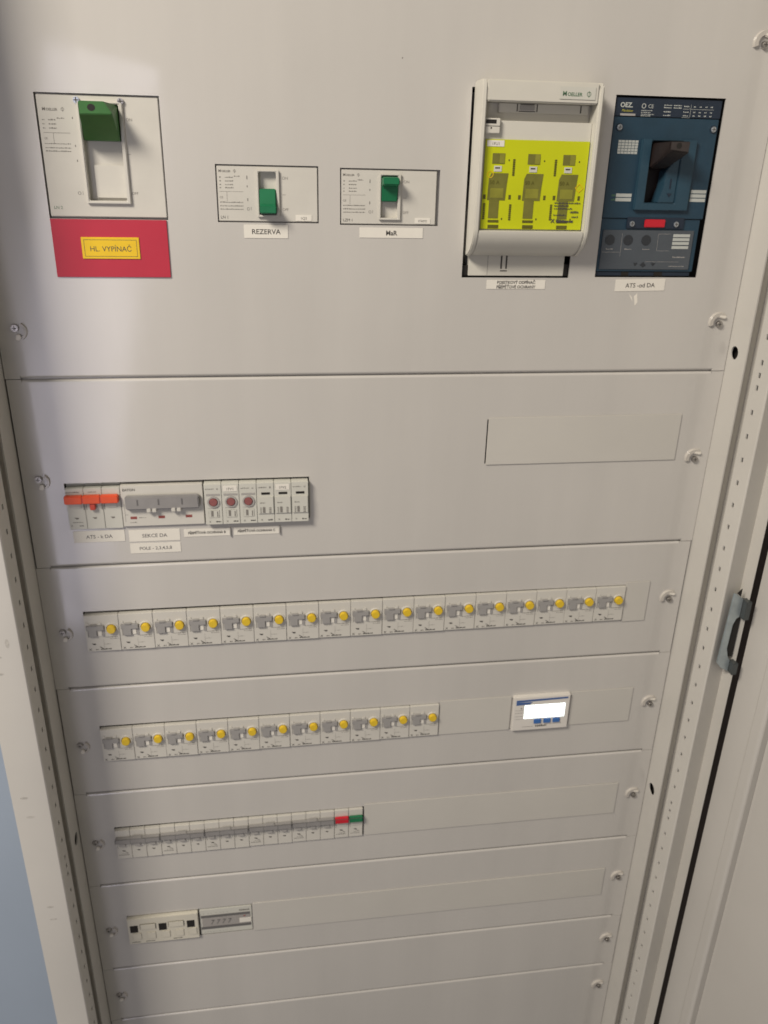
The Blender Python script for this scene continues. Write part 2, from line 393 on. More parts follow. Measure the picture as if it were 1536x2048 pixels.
# open door on the right
door = link('door', None); door.parent = cab; ORG[door] = (0, 0, 0)
door.location = (0.7595-0.360, -0.079, 1.0); door.rotation_euler = (0, 0, R(15))
def dz(prof, z0, z1):
    # local door frame: u runs out along the door (towards the viewer), h stands off its inner face (to the left)
    h = G(); h.zprof([(-hh, u) for u, hh in prof], z0, z1); return h
part(door, 'edge_flange', dz([(0, 0), (32, 0), (32, -20), (0, -20)], -1000, 800), DOORP, 0.8)
part(door, 'stiffening_rib', dz([(32.05, .5), (34, 3.4), (46, 4.6), (49, 2.5), (49, -18), (32.05, -18)], -1000, 800), DOORP, 0.6)
part(door, 'door_panel', dz([(49.05, -7), (56, -7), (64, -4.5), (640, -4.5), (640, -20), (49.05, -20)], -1000, 800), DOORP, 0.4)

# galvanised latch bracket on the right post
lb = [(727, -40), (733, -47), (742, -52), (742, -37.5), (738.6, -33), (735.5, -22), (736.2, 8), (739, 16), (742, 18), (742, 40), (734, 46), (730, 47.5)]
lp = part(cab, 'latch_bracket', G().poly(lb, 80.1, 82.4), ZINC, 0.5)
part(lp, 'bracket_flange', G().box(742.05, 748, 18, 40, 80, 90), DZINC, 0.3); part(lp, 'bracket_flange', G().box(742.05, 748, -52, -37.5, 80, 90), DZINC, 0.3)
part(lp, 'bracket_cavity_shade', G().poly([(738.4, -34), (734.8, -22), (735.6, 9), (738.6, 17), (745, 17), (745, -34)], 76, 79.9).poly([(734.5, 46.5), (739.5, 52), (739.8, 41.8)], 80.05, 80.6), BLACK)  # black fill stands for the shade inside the notch

# ------------------------------------------------------------------ large breakers of the top panel
def logo(g, x, z, s, d):                      # maker's lettering in small capitals with a round mark
    g.text('M', x, z, s*1.3, d, 1.0, bold=.025); g.text('OELLER', x+s*1.15, z, s*1.0, d, 1.0, bold=.025)
    g.ring(x+s*6.1, z+s*.45, s*.38, s*.5, d-.01, d, 14); g.quad(x+s*6.04, x+s*6.16, z-s*.2, z+s*1.05, d)

T = thing('main_switch', 'large white main switch with dark green lever above the red plate', 'circuit breaker', 110, 412)
g = G().plate(61.2, 160.0, 413.6, 509.2, -14, -1.2, [(95.5, 127.3, 427, 503)]); part(T, 'body', g, WHITE, 0.6)
part(T, 'shoulder', G().plate(58, 163, 410, 512.5, -20, -5, [(94, 129, 425, 505)]), WHITE)
part(T, 'handle_surround', G().plate(93.4, 130.6, 424.4, 504.8, -2, 1.6, [(95.6, 127.2, 427.1, 502.9)]), WHITE, 0.7)
part(T, 'slot_floor', G().box(95, 128, 426, 504, -14, -8.5).box(101, 127, 429, 456, -8.5, -6), WHITE, 0.5)
h = part(T, 'lever', G().hull([(97.2, 474.5, -6), (126.4, 474.5, -6), (97.2, 502.5, -6), (126.4, 502.5, -6), (97.2, 475, 3), (126.4, 475, 3), (99.8, 494.0, 26), (125.0, 494.2, 26), (99.8, 503.6, 26), (119.5, 503.6, 26), (125.6, 495.0, 26), (126.4, 488, 10)]), GREEN, 0.7)
part(h, 'padlock_hole_shade', G().disc(109.6, 498.9, 3.1, 25.6, 26.15, 20, rz=2.6), BLACK)  # flat black disc painted as the shade of a bored hole
for x in (93.6, 129.2):
    s = part(T, 'screw', G().disc(x, 505.4, 2.6, -1.2, 1.2, 18), BSTEEL if x < 100 else STEEL, 0.4)
    part(s, 'screw_slot', G().box(x-2, x+2, 505.0, 505.8, 1.1, 1.35).box(x-.4, x+.4, 503.4, 507.4, 1.1, 1.36), INK)
g = G(); D = -1.1
logo(g, 65, 497, 2.7, D)
for z in (489.6, 486.4, 483.2): g.scrib(64, 66, z, 1.0, D); g.scrib(69, 75, z, 1.2, D)
g.scrib(76, 82, 491, .9, D); g.quad(64, 85.5, 480, 480.3, D); g.text('CE', 64, 475, 2.2, D); g.quad(71.5, 71.8, 471.5, 480, D)
for z in (471.4, 468.2, 465.6): g.scrib(64, 85, z, .9, D)
g.text('ON', 132, 490.5, 3.4, D); g.text('OFF', 131.4, 432.4, 3.2, D); g.text('O', 85.8, 431.6, 4, D); g.quad(90.2, 90.5, 431.6, 434.6, D)
for x, z in ((88.3, 491), (88.2, 469.6), (88.4, 458)): g.quad(x, x+.8, z, z+1.6, D)
g.quad(131, 134, 464.6, 464.9, D); ink(T, g, FAINT)
ink(T, G().text('LN 2', 64.6, 419.8, 3.6, D), GREENINK, 'type_mark')

T = thing('name_plate', 'red plate with yellow label reading HL. VYPINAC below the main switch', 'sign', 110, 362)
part(T, 'red_backing', G().box(60.3, 159.4, 362.6, 411.8, 0.02, 1.4), RED, 0.25)
part(T, 'yellow_label', G().box(84.4, 134.2, 378.6, 397.0, 1.4, 2.2), YEL, 0.25)
g = G().text('HL. VYPÍNAČ', 109.3, 385.0, 6.3, 2.26, .98, 'CENTER')
for a in ((86.6, 132, 394.6, 394.95), (86.6, 132, 380.6, 380.95), (86.6, 86.95, 380.6, 394.95), (131.65, 132, 380.6, 394.95)): g.quad(*a, 2.26)
ink(T, g)

def small_breaker(x0, x1, z0, z1, on, typ, tag, label, gapr):
    T = thing('moulded_case_breaker', label, 'circuit breaker', (x0+x1)/2, z0)
    sl = x0+37.2
    part(T, 'body', G().plate(x0+.8, x1-gapr, z0+.9, z1-1.1, -14, -1, [(sl, sl+15.6, z0+6.5, z1-5.5)]), WHITE, 0.5)
    part(T, 'shoulder', G().plate(x0-2, x1+2, z0-2, z1+2, -20, -5, [(sl-1, sl+17, z0+5, z1-4)]), WHITE)
    part(T, 'handle_surround', G().plate(sl-1.8, sl+18.4, z0+4.6, z1-4.2, -1.2, 1.6, [(sl+.1, sl+15.5, z0+6.6, z1-5.6)]), WHITE, 0.5)
    part(T, 'slot_floor', G().box(sl-.5, sl+16, z0+6, z1-5, -13, -5), WHITE)
    zz = (lambda z: z0+z)
    if on: prof = [(-6, zz(20.5)), (2, zz(20.5)), (5, zz(33)), (13, zz(35)), (13, zz(41)), (-6, zz(42))]
    else: prof = [(-6, zz(28.5)), (2, zz(28.5)), (5, zz(16)), (13, zz(14.5)), (13, zz(8.4)), (-6, zz(7))]
    part(T, 'lever', G().xprof(prof, sl+.5, sl+15.1), GREEN2, 0.8)
    g = G(); D = -.9
    logo(g, x0+2.6, z0+41.6, 2.3, D)
    for z in (37, 34, 31, 28.4): g.scrib(x0+3, x0+4.4, z0+z, 1.0, D); g.scrib(x0+8, x0+15, z0+z, 1.1, D)
    g.scrib(x0+16, x0+21, z0+38, .9, D)
    g.quad(x0+2.6, x0+23.5, z0+25.6, z0+25.8, D); g.text('CE', x0+2.6, z0+20, 2.5, D); g.quad(x0+9, x0+9.25, z0+18, z0+25.6, D)
    for z in (16.4, 13.4, 10.6): g.scrib(x0+2.8, x0+23, z0+z, 1.0, D)
    g.text('ON', x0+58, z0+36.4, 3.4, D); g.text('OFF', x0+57.8, z0+10.2, 3.2, D); g.quad(x0+58, x0+61, z0+23.6, z0+23.9, D)
    g.text('O', x0+26, z0+10.2, 3.6, D); g.quad(x0+29.8, x0+30.1, z0+10.4, z0+13, D)
    for z, hh in ((36, 3), (29.4, 1.6), (18, 2.4)): g.quad(x0+26.8, x0+27.6, z0+z, z0+z+hh, D)
    ink(T, g, FAINT)
    ink(T, G().text(typ, x0+2.6, z0+3.0, 3.5, D), INK, 'type_mark')
    part(T, 'tag', G().box(x0+69.6, x0+84, z0+1.8, z0+6.8, -1, -.6), PAPER)
    ink(T, G().text(tag, x0+76.8, z0+3.0, 3.2, -.55, 1, 'CENTER'), INK, 'tag_text')
small_breaker(204.3, 294.7, 410.8, 458.8, False, 'LN 1', '1Q3', 'small white breaker with its green lever switched down, above the REZERVA label', .8)
small_breaker(314.2, 405.6, 409.8, 458.0, True, 'LZM 1', '1FAM1', 'small white breaker with its green lever pushed up, above the MaR label', 2.6)

# fuse switch disconnector
T = thing('fuse_switch', 'ivory fuse switch disconnector with fluorescent yellow front standing proud of the panel', 'switch', 487, 364)
part(T, 'base', G().box(438.5, 531.5, 365.2, 524, -30, -2.5).box(437.5, 532.5, 365.0, 400, -10, -1.5), FUSEW, 0.5)
outer = [(0, 385), (2.5, 383.6), (9, 385.5), (17, 390.0), (24, 397), (28, 404.5), (29, 409), (29, 524), (27.5, 529), (24, 530.5), (0, 530.5)]
part(T, 'housing_side', G().xprof(outer, 433.2, 437.6), FUSEW, 0.9)
part(T, 'housing_side', G().xprof(outer, 537.2, 542.2), FUSEW, 1.4)
part(T, 'top_rail', G().box(437.65, 537.15, 513.4, 530.2, 0, 28.6), FUSEW, 1.0)
low = [(0, 385.2), (2.3, 384), (8.8, 385.9), (16.8, 390.4), (23.7, 397.3), (27.6, 404.8), (27.9, 408.3), (18, 408.3), (0, 408.3)]
part(T, 'curved_chin', G().xprof(low, 437.65, 537.15), FUSEW, 0.6)
part(T, 'front_plate', G().box(437.65, 537.15, 408.35, 499, 0, 20.5), FUSEW, 0.5)
part(T, 'grip_recess', G().box(437.65, 537.15, 499.05, 513.35, 0, 11), FUSEW, 0.3)
g = G().box(452, 534, 505.6, 513.2, 11, 16); br = part(T, 'grip_bar', g, FUSEW, 0.5)
g = G()
for a in ((468, 469, 506.8, 512.8), (486, 487, 506.8, 512.8), (470, 485, 506.6, 507.3), (471, 484, 512.2, 512.8), (526, 527.2, 506.8, 512.8)): g.quad(*a, 16.08)
part(br, 'grip_slots', g, INK, flat=True)
part(br, 'grip_button', G().box(471, 484, 507.8, 511.8, 16.05, 17.0), MGREY, 0.3)
kz = part(T, 'key_latch', G().box(438.2, 452.2, 488.2, 500.6, 6, 24.6), FUSEW, 0.7)
part(kz, 'key_slot', G().quad(439, 448.4, 496.2, 499.4, 24.7).quad(439, 452, 494, 494.5, 24.7).quad(443.4, 444.6, 492, 493.4, 24.7), BLACK, flat=True)
F = 20.5
yp = part(T, 'yellow_cover', G().box(440.6, 536.4, 409.2, 484.0, F, F+1.6), FLUO, 0.4)
F += 1.6
xo = -3.4
for dx in (0, 32.6, 65.2):
    x = 447.6+dx
    part(yp, 'test_window', G().box(x, x+11.4, 464.2, 472.8, F, F+.3), OLIVE); part(yp, 'test_window', G().box(x+6.6, x+11.1, 464.6, 472.4, F+.3, F+.5), OLIVE3)
    part(yp, 'white_tab', G().box(x+2, x+9, 457.8, 462.6, F, F+.5), PALE)
    part(yp, 'printed_mark', G().quad(x+3, x+7.4, 460.2, 461.4, F+.56), INK, flat=True)
    part(yp, 'fuse_window', G().poly([(x-2.6, 434), (x+14.0, 434), (x+14.6, 446), (x+15.6, 456.6), (x, 456.6), (x-2, 452)], F, F+.3), OLIVE)
    part(yp, 'fuse_window', G().box(x, x+12, 436, 444, F+.3, F+.45), OLIVE3)
    part(yp, 'fuse_blade', G().box(x-.6, x+8.6, 418.6, 433.9, F, F+.3), OLIVE)
    part(yp, 'fuse_foot', G().box(x-.6, x+9.4, 415, 417.2, F, F+.3), OLIVE2)
    part(yp, 'fuse_foot', G().box(x-.4, x+9.6, 410, 413, F, F+.35), OLIVE2)
    part(yp, 'rating_text', G().text('50 A', x-1.2, 447.4, 4.6, F+.5), OLIVE2, flat=True)
    g = G().quad(x-6.4, x-4.0, 434.8, 438.6, F+.2).quad(x+17.2, x+19.4, 434.8, 438.6, F+.2).quad(x+14.8, x+15.9, 466.6, 468, F+.2).quad(x+11.6, x+12.8, 417.4, 419, F+.2)
    part(yp, 'printed_mark', g, OLIVE2, flat=True)
g = G()
for x, z in ((466.6, 454.6), (505.2, 455), (466.0, 417), (504.6, 417.4), (441.6, 417.6)):
    for k in range(8): g.quad(x, x+2.1, z+k*1.75, z+k*1.75+1.45, F+.25)
part(yp, 'side_lettering', g, OLIVE2, flat=True)
g = G()
for k, z in enumerate((432, 429.6, 427.2, 421.6)): g.scrib(508.5, (533, 522, 526, 520)[k], z, 1.3, F+.6)
g.text('X', 506.4, 415.6, 4.6, F+.6, 1.1, bold=.03); g.scrib(511.5, 528, 415.8, 2.6, F+.6, (1.2, 3), (.2, .4)); g.scrib(524, 532, 424, 2.0, F+.6); g.scrib(526, 532, 420, 1.6, F+.6)
part(yp, 'printed_text', g, INK, flat=True)
g = G().ring(446.6, 455.4, 2.3, 2.9, F+.3, F+.4, 20).ring(530.5, 445.4, 3.2, 4.0, F+.3, F+.45, 4)
part(yp, 'printed_emblem', g, YEL)
tg = part(yp, 'tag', G().box(441.8, 457.4, 478.2, 483.2, F, F+.4), PAPER)
part(tg, 'tag_text', G().text('1FU1', 449.8, 479.3, 3.4, F+.46, 1, 'CENTER'), INK, flat=True)
lp_ = part(T, 'logo_plate', G().box(501.6, 534, 516.6, 526.6, 28.6, 29.2), PALE, 0.2)
g = G(); logo(g, 504, 519.3, 3.9, 29.3); part(lp_, 'printed_text', g, GREENINK, flat=True)
g = G().quad(468.8, 470.4, 371.6, 386, -1.35).quad(473.8, 475.4, 371.6, 386, -1.35).quad(468.8, 475.6, 369.2, 370.2, -1.35).quad(456, 456.3, 365.6, 386, -1.38)
part(T, 'base_slots', g, INK, flat=True)
part(T, 'mounting_gap', G().box(431.4, 437.3, 365, 374.4, -20, -3).box(532.8, 537.4, 365, 376, -20, -3), BLACK)

# navy moulded-case breaker
T = thing('moulded_case_breaker', 'navy blue breaker with black lever and red test button above the ATS -od DA label', 'circuit breaker', 618, 364)
part(T, 'body', G().plate(565.4, 668.2, 419, 506.4, -20, -1.0, [(604, 634, 433.4, 487)]), BLUE, 0.5)
part(T, 'top_strip', G().box(565.6, 669.2, 506.9, 522.4, -20, -2.0), NAVY, 0.5)
part(T, 'lower_body', G().box(565.4, 666.4, 369.6, 418.6, -20, -2.2), BLUE, 0.5)
part(T, 'foot_strip', G().box(565.4, 664.6, 365.3, 369.2, -20, -3.5), NAVY, 0.3)
part(T, 'foot_notch', G().box(592.8, 600.4, 365.4, 369.5, -3.6, -3.3).box(626.8, 635.6, 365.4, 369.5, -3.6, -3.3), BLACK)
part(T, 'lever_surround', G().plate(594.6, 648.4, 426.6, 488.4, -1.2, 3.0, [(603.8, 634.2, 433.2, 487.2)]), BLUE2, 0.7)
part(T, 'slot_floor', G().box(603, 635, 432.6, 488, -20, -15), BROWN)
part(T, 'lever_shield', G().poly([(617, 433.4), (634, 433.4), (634, 478), (628, 470), (621.5, 461), (621, 448)], -12, 2.2), BLUE2, 0.6)
lv = part(T, 'lever', G().hull([(604.6, 462, -14), (622, 462, -14), (604.6, 484.6, -14), (633.5, 486, -14), (605.4, 464.2, 4), (621.5, 464.2, 4), (605.5, 478.6, 6), (609.5, 486.0, 28), (628.5, 486.4, 28), (628.2, 476.6, 28), (610.5, 478.4, 26), (625, 471, 12)]), BROWN, 0.8)
part(lv, 'lever_tip', G().poly([(610.4, 479.2), (627.7, 477.6), (628.0, 485.9), (610.2, 485.6)], 27.9, 28.4), BROWNT, 0.2)
part(lv, 'padlock_hole_shade', G().disc(618.0, 482.6, 2.6, 28.2, 28.5, 18), BLACK)  # black disc, the hole's darkness put into its colour
part(T, 'shield_slot', G().box(627, 628.4, 446, 455, 2.2, 2.6).poly([(625.4, 442), (630.2, 442), (627.8, 438.6)], 2.2, 2.6), NAVY)
for x, z in ((571.4, 497.6), (663.4, 498.0)):
    s = part(T, 'screw', G().disc(x, z, 2.5, -1, 1.0, 18), BSTEEL, 0.4); part(s, 'screw_slot', G().box(x-1.7, x+1.7, z-.3, z+.3, .95, 1.15).box(x-.3, x+.3, z-1.7, z+1.7, .95, 1.16), INK)
    part(s, 'screw_well', G().ring(x, z, 2.7, 3.5, -1.05, -.85, 18), NAVY)
part(T, 'centre_plate', G().box(590.8, 649.2, 409.8, 420.2, -2.3, -.4), NAVY, 0.4)
for x in (595.6, 640.6):
    s = part(T, 'screw', G().disc(x, 414.2, 2.5, -.5, 1.4, 18), BSTEEL, 0.4); part(s, 'screw_slot', G().box(x-1.7, x+1.7, 413.9, 414.5, 1.35, 1.55).box(x-.3, x+.3, 412.5, 415.9, 1.35, 1.56), INK)
part(T, 'test_button', G().box(608.2, 629.4, 411.0, 418.4, -.5, 1.0), REDB, 0.8)
cv = part(T, 'smoky_cover', G().box(568.2, 661.6, 371.6, 408.4, -2.4, -1.2), SMOKE, 0.4)
for x in (576.0, 594.5, 613.0): part(cv, 'setting_dial', G().disc(x, 399.2, 4.8, -1.3, -.7, 24), SMOKED, 0.2)
g = G()
for z in (402.4, 398.8, 395.2, 391.4): g.box(640.4, 657.6, z, z+2.7, -1.3, -.9)
part(cv, 'pale_label', g, SILVERINK)
g = G(); D = -1.1
for a in ((625, 638, 405, 405.2), (625, 638, 389.4, 389.6), (625, 625.2, 389.4, 405.2), (570, 588, 387.8, 388), (588, 588.2, 384, 405), (615, 650, 379, 379.2)): g.quad(*a, D)
for x in (573, 592, 610.5): g.scrib(x, x+7, 390.4, .8, D)
g.scrib(643, 656, 383, 1.4, D); g.scrib(640, 656, 374.6, .7, D)
ink(T, g, MGREY, 'cover_print')
g = G(); g.poly([(610, 376), (613, 379), (616, 376), (613, 374)], -1.2, -.8); g.poly([(603, 378), (607, 378), (605, 375)], -1.2, -.8); g.poly([(621, 378), (625.6, 378), (623.4, 375)], -1.2, -.8)
part(cv, 'indicator_lamp', g, SMOKED)
g = G(); D = -1.9
g.text('OEZ.', 570.4, 514.4, 5.4, D, 1.02, bold=.03)
g.text('CE', 597.2, 514.2, 4.4, D); g.ring(593, 515.8, 1.5, 2.1, D-.02, D, 16)
for z in (511.8, 510.2, 508.7, 507.4): g.scrib(591, 600+random.random()*5, z, .8, D)
for z in (516.6, 514.6): g.scrib(612.6, 620, z, 1.1, D); g.scrib(622, 629.6, z, 1.1, D)
g.scrib(612.8, 619.6, 511.2, 1.1, D); g.scrib(612.6, 619.6, 508.2, 1.1, D)
g.quad(631, 661.6, 514.2, 514.45, D); g.quad(638.8, 639.05, 507.6, 518, D); g.quad(631, 638.8, 507.2, 507.4, D)
for z in (516, 511.4, 508.4):
    for x in (632, 641.6, 647.2, 652.8, 658.2): g.scrib(x, x+(5 if x < 640 else 2), z, 1.2, D, (.6, 1.4))
ink(T, g, SILVERINK)
ink(T, G().text('Modeion', 572.2, 510.6, 3.0, D, 1.0, shear=.2), YELINK, 'yellow_lettering')
part(T, 'grey_bar', G().box(571.2, 585.8, 507.4, 509.2, -2.05, -1.85), MGREY)
g = G()
for i in range(6):
    for j in range(5): g.quad(572.4+i*3.3, 572.4+i*3.3+2.9, 475.4+j*2.4, 475.4+j*2.4+2.0, -.9)
ink(T, g, SILVERINK, 'date_grid')
for x, z, n in ((576.4, 434.2, 2), (651.4, 434.8, 3)):
    g = G(); q = G()
    for k in range(n): g.quad(x, x+15.6, z+k*3.8, z+k*3.8+3.0, -.88); q.scrib(x-4.2, x-.6, z+k*3.8+.6, 1.8, -.88)
    ink(T, g, SILVERINK, 'contact_label'); ink(T, q, GREENINK, 'contact_number')

# ------------------------------------------------------------------ adhesive labels on the panel
def sticker(x0, x1, z0, z1, lines, size, label, rot=0.0, sx=1.0, col=INK, bold=0.012):
    T = thing('adhesive_label', label, 'label', (x0+x1)/2, (z0+z1)/2)
    part(T, 'label_tape', G().box(x0, x1, z0, z1, 0.02, 0.45), PAPER, 0.1)
    g = G(); n = len(lines); step = (z1-z0)/(n+.0)
    for k, t in enumerate(lines):
        g.text(t, (x0+x1)/2, z1-step*(k+.5)-size*.36, size, .52, sx, 'CENTER', bold=bold)
    ink(T, g, col); T.rotation_euler = (0, rot, 0); return T
sticker(227, 266.6, 397.4, 409, ['REZERVA'], 6.0, 'white label reading REZERVA under a small breaker', sx=1.05)
sticker(332.2, 391.6, 398.8, 407.8, ['MaR'], 5.8, 'white label reading MaR under a small breaker', bold=.025)
sticker(456, 514.8, 352.8, 361.4, ['POJISTKOVÝ ODPÍNAČ', 'PŘEPĚŤOVÉ OCHRANY'], 3.9, 'two-line white label POJISTKOVY ODPINAC under the yellow fuse switch', sx=.95, bold=.03)
sticker(586.8, 638.6, 351.2, 362.6, ['ATS -od DA'], 6.0, 'white label reading ATS -od DA under the navy breaker', rot=R(-1.0))
sticker(42, 92.6, 99.4, 112, ['ATS - k DA'], 5.4, 'white label reading ATS - k DA under the orange toggle breaker', col=DGREY)
sticker(96.6, 147.8, 98.2, 111.2, ['SEKCE DA'], 5.6, 'white label reading SEKCE DA under the grey toggle breaker', col=DGREY)
sticker(96.6, 147.6, 84.8, 96.0, ['POLE - 2,3,4,5,8'], 5.0, 'lowest white label reading POLE - 2,3,4,5,8', col=DGREY)
T = sticker(151.8, 198.6, 101.4, 110, ['PŘEPĚŤOVÁ OCHRANA B'], 3.6, 'narrow white label PREPETOVA OCHRANA B under the red-dot surge arresters', sx=.92, bold=.035)
part(T, 'curled_edge', G().box(198.7, 199.6, 101, 110.4, 0.05, 2.2), MGREY)
T = sticker(202.8, 249.6, 101.4, 110.2, ['PŘEPĚŤOVÁ OCHRANA C'], 3.6, 'narrow white label PREPETOVA OCHRANA C under the black-slot surge arresters', sx=.92, bold=.035)
part(T, 'curled_edge', G().box(249.7, 250.7, 101.2, 110.6, 0.05, 2.2), MGREY)

# ------------------------------------------------------------------ second panel: rail of modular devices
def din_body(T, x0, x1, zt, m, front=3.0, h=44.6, name='body'):
    b = part(T, name, G().box(x0+.12, x1-.12, zt-h, zt, -3, front), m, 0.5)
    part(T, 'shoulder', G().box(x0+.15, x1-.15, zt-h-8, zt+10, -40, -5.5), m)
    return b
zt = 161.2
T = thing('modular_breaker', 'three-pole modular breaker with an orange toggle bar at the left of its rail', 'circuit breaker', 66, 117)
for x in (40.2, 57.8, 75.4):
    din_body(T, x, x+17.6, zt-1.5, PALE, 2.5, name='pole')
for x0_, x1_ in ((39.6, 57.0), (57.15, 74.3), (74.45, 91.4)): part(T, 'toggle', G().box(x0_, x1_, 144.8, 153.2, 2.5, 8.6), ORANGE, 0.8)
part(T, 'toggle_link', G().box(42, 89, 146.4, 151.4, 2.5, 8.0), ORANGE2, 0.3)
part(T, 'toggle_stub', G().box(63.2, 68.4, 137.6, 144.55, 2.5, 7), ORANGE2, 0.5)
for x in (44, 70, 78.6): part(T, 'toggle_window', G().box(x, x+(10 if x != 70 else 4), 138.4, 144.2, 2.4, 3.2), WHITE, 0.3)
g = G(); D = 2.6
for x in (58, 75.4): g.quad(x-1.8, x-.9, 136.5, 144.5, D); g.quad(x+.9, x+1.6, 136.5, 144.5, D)
for k, x in enumerate((46, 63.5, 81)): g.poly([(x, 128.4), (x+4.4, 128.2), (x+4.2, 126.8), (x+2, 126.2)], D-.05, D+.03); g.scrib(x, x+8, 139, .7, D)
g.scrib(41, 54, 155, 1.5, D); g.scrib(62, 70, 155, 1.4, D)
g.scrib(44, 54, 122.6, 1.0, D); g.text('X', 41.6, 118.6, 3, D); g.scrib(50, 54, 118.6, 1.6, D)
ink(T, g, FAINT)

T = thing('modular_breaker', 'wide modular breaker with a long grey toggle bar and three red marks', 'circuit breaker', 133, 117)
din_body(T, 93.2, 174.2, zt, WHITE, 3.0)
tb = part(T, 'toggle_bar', G().box(97.6, 170.4, 136.6, 151.2, 3, 8.5), GREY, 1.2)
for x in (109, 129.6, 152.6, 168.8): part(tb, 'toggle_notch', G().box(x, x+1.5, 141.6, 148.0, 8.3, 8.7), DGREY)
for x in (118, 123.4, 142.2, 147.6): part(T, 'white_catch', G().box(x, x+4.4, 133.6, 138.8, 3, 9.0), WHITE, 0.7)
g = G()
for x in (100.6, 128.2, 155.4): g.box(x, x+6.4, 124.8, 127.6, 3, 3.2)
part(T, 'red_mark', g, REDINK)
g = G(); g.text('EATON', 95.4, 155.4, 3.7, 3.1, 1.0, bold=.02); ink(T, g, INK)
g = G(); g.scrib(109, 116, 125.8, .8, 3.1); g.scrib(100, 106.4, 120.6, 1.3, 3.1); g.quad(95.6, 95.9, 122, 142, 3.1); g.quad(95.9, 99, 129.6, 129.9, 3.1); ink(T, g, FAINT, 'small_print')

def arrester(x0, kind, label, tag):
    grp = 'surge arresters with dusty red dots' if kind == 'dot' else 'surge arresters with black slots'
    T = thing('surge_arrester', label, 'surge arrester', x0+8.8, 117, group=grp)
    din_body(T, x0, x0+17.6, zt+.6, PALE, 7.2)
    if kind == 'dot':
        part(T, 'dial_ring', G().ring(x0+9, 142.4, 4.3, 6.4, 7.15, 8.4, 24), MGREY)
        part(T, 'indicator_dot', G().disc(x0+9, 142.4, 4.4, 7, 9.2, 22, 3.9), PINK, 0.3)
        part(T, 'relief_panel', G().box(x0+2, x0+15.6, 149.4, 151.4, 7.1, 7.6), MGREY)
        part(T, 'lower_window', G().box(x0+3.6, x0+14.4, 125, 133.6, 7.1, 7.7), PALE, 0.3)
    else:
        part(T, 'status_slot', G().box(x0+4.6, x0+13.4, 148.6, 151.2, 7.1, 7.3), BLACK)
        part(T, 'plug_module', G().box(x0+.8, x0+16.8, 128, 147.0, 7.1, 8.6), PALE, 0.4)
    D = 7.3 if kind == 'dot' else 8.75
    g = G()
    if kind == 'dot':
        g.scrib(x0+3, x0+14, 135.4, .7, D); g.quad(x0+6, x0+8.4, 126.6, 133, 7.85); g.quad(x0+12, x0+13, 126, 132, 7.85)
    else:
        g.scrib(x0+3, x0+8, 139.6, 1.3, D); g.quad(x0+5.6, x0+8.2, 129, 135.6, D)
        for k in range(4): g.quad(x0+12, x0+14.4, 128.8+k*1.7, 129.8+k*1.7, D); g.quad(x0+3, x0+4.4, 129+k*1.7, 130+k*1.7, D)
    g.scrib(x0+1.4, x0+10, 156, 1.4, 7.3); g.scrib(x0+12.8, x0+14.4, 155.6, 2.2, 7.3)
    ink(T, g, FAINT)
    ink(T, G().text('X', x0+3.4, 119.6, 3.0, 7.3).scrib(x0+10.6, x0+15.4, 119.8, 1.6, 7.3, (1, 2)), INK, 'maker_mark')
    if tag:
        part(T, 'tag', G().box(x0+1.6, x0+15.6, 153.6, 159.6, 7.1, 7.6), PAPER)
        ink(T, G().text(tag, x0+8.6, 155.0, 3.8, 7.7, 1, 'CENTER'), INK, 'tag_text')
    return T
arrester(175.4, 'dot', 'pale surge arrester with dusty red dot, beside the long grey toggle breaker', None)
arrester(193.0, 'dot', 'pale surge arrester with dusty red dot below a small white tag', '1FV1')
arrester(210.6, 'dot', 'pale surge arrester with dull brownish red dot next to a black-slot arrester', None)
arrester(228.2, 'slot', 'pale surge arrester with black slot next to a red-dot arrester', None)
arrester(245.8, 'slot', 'pale surge arrester with black slot below a small white tag', '1FV2')
arrester(263.4, 'slot', 'pale surge arrester with black slot at the right end of its rail', None)

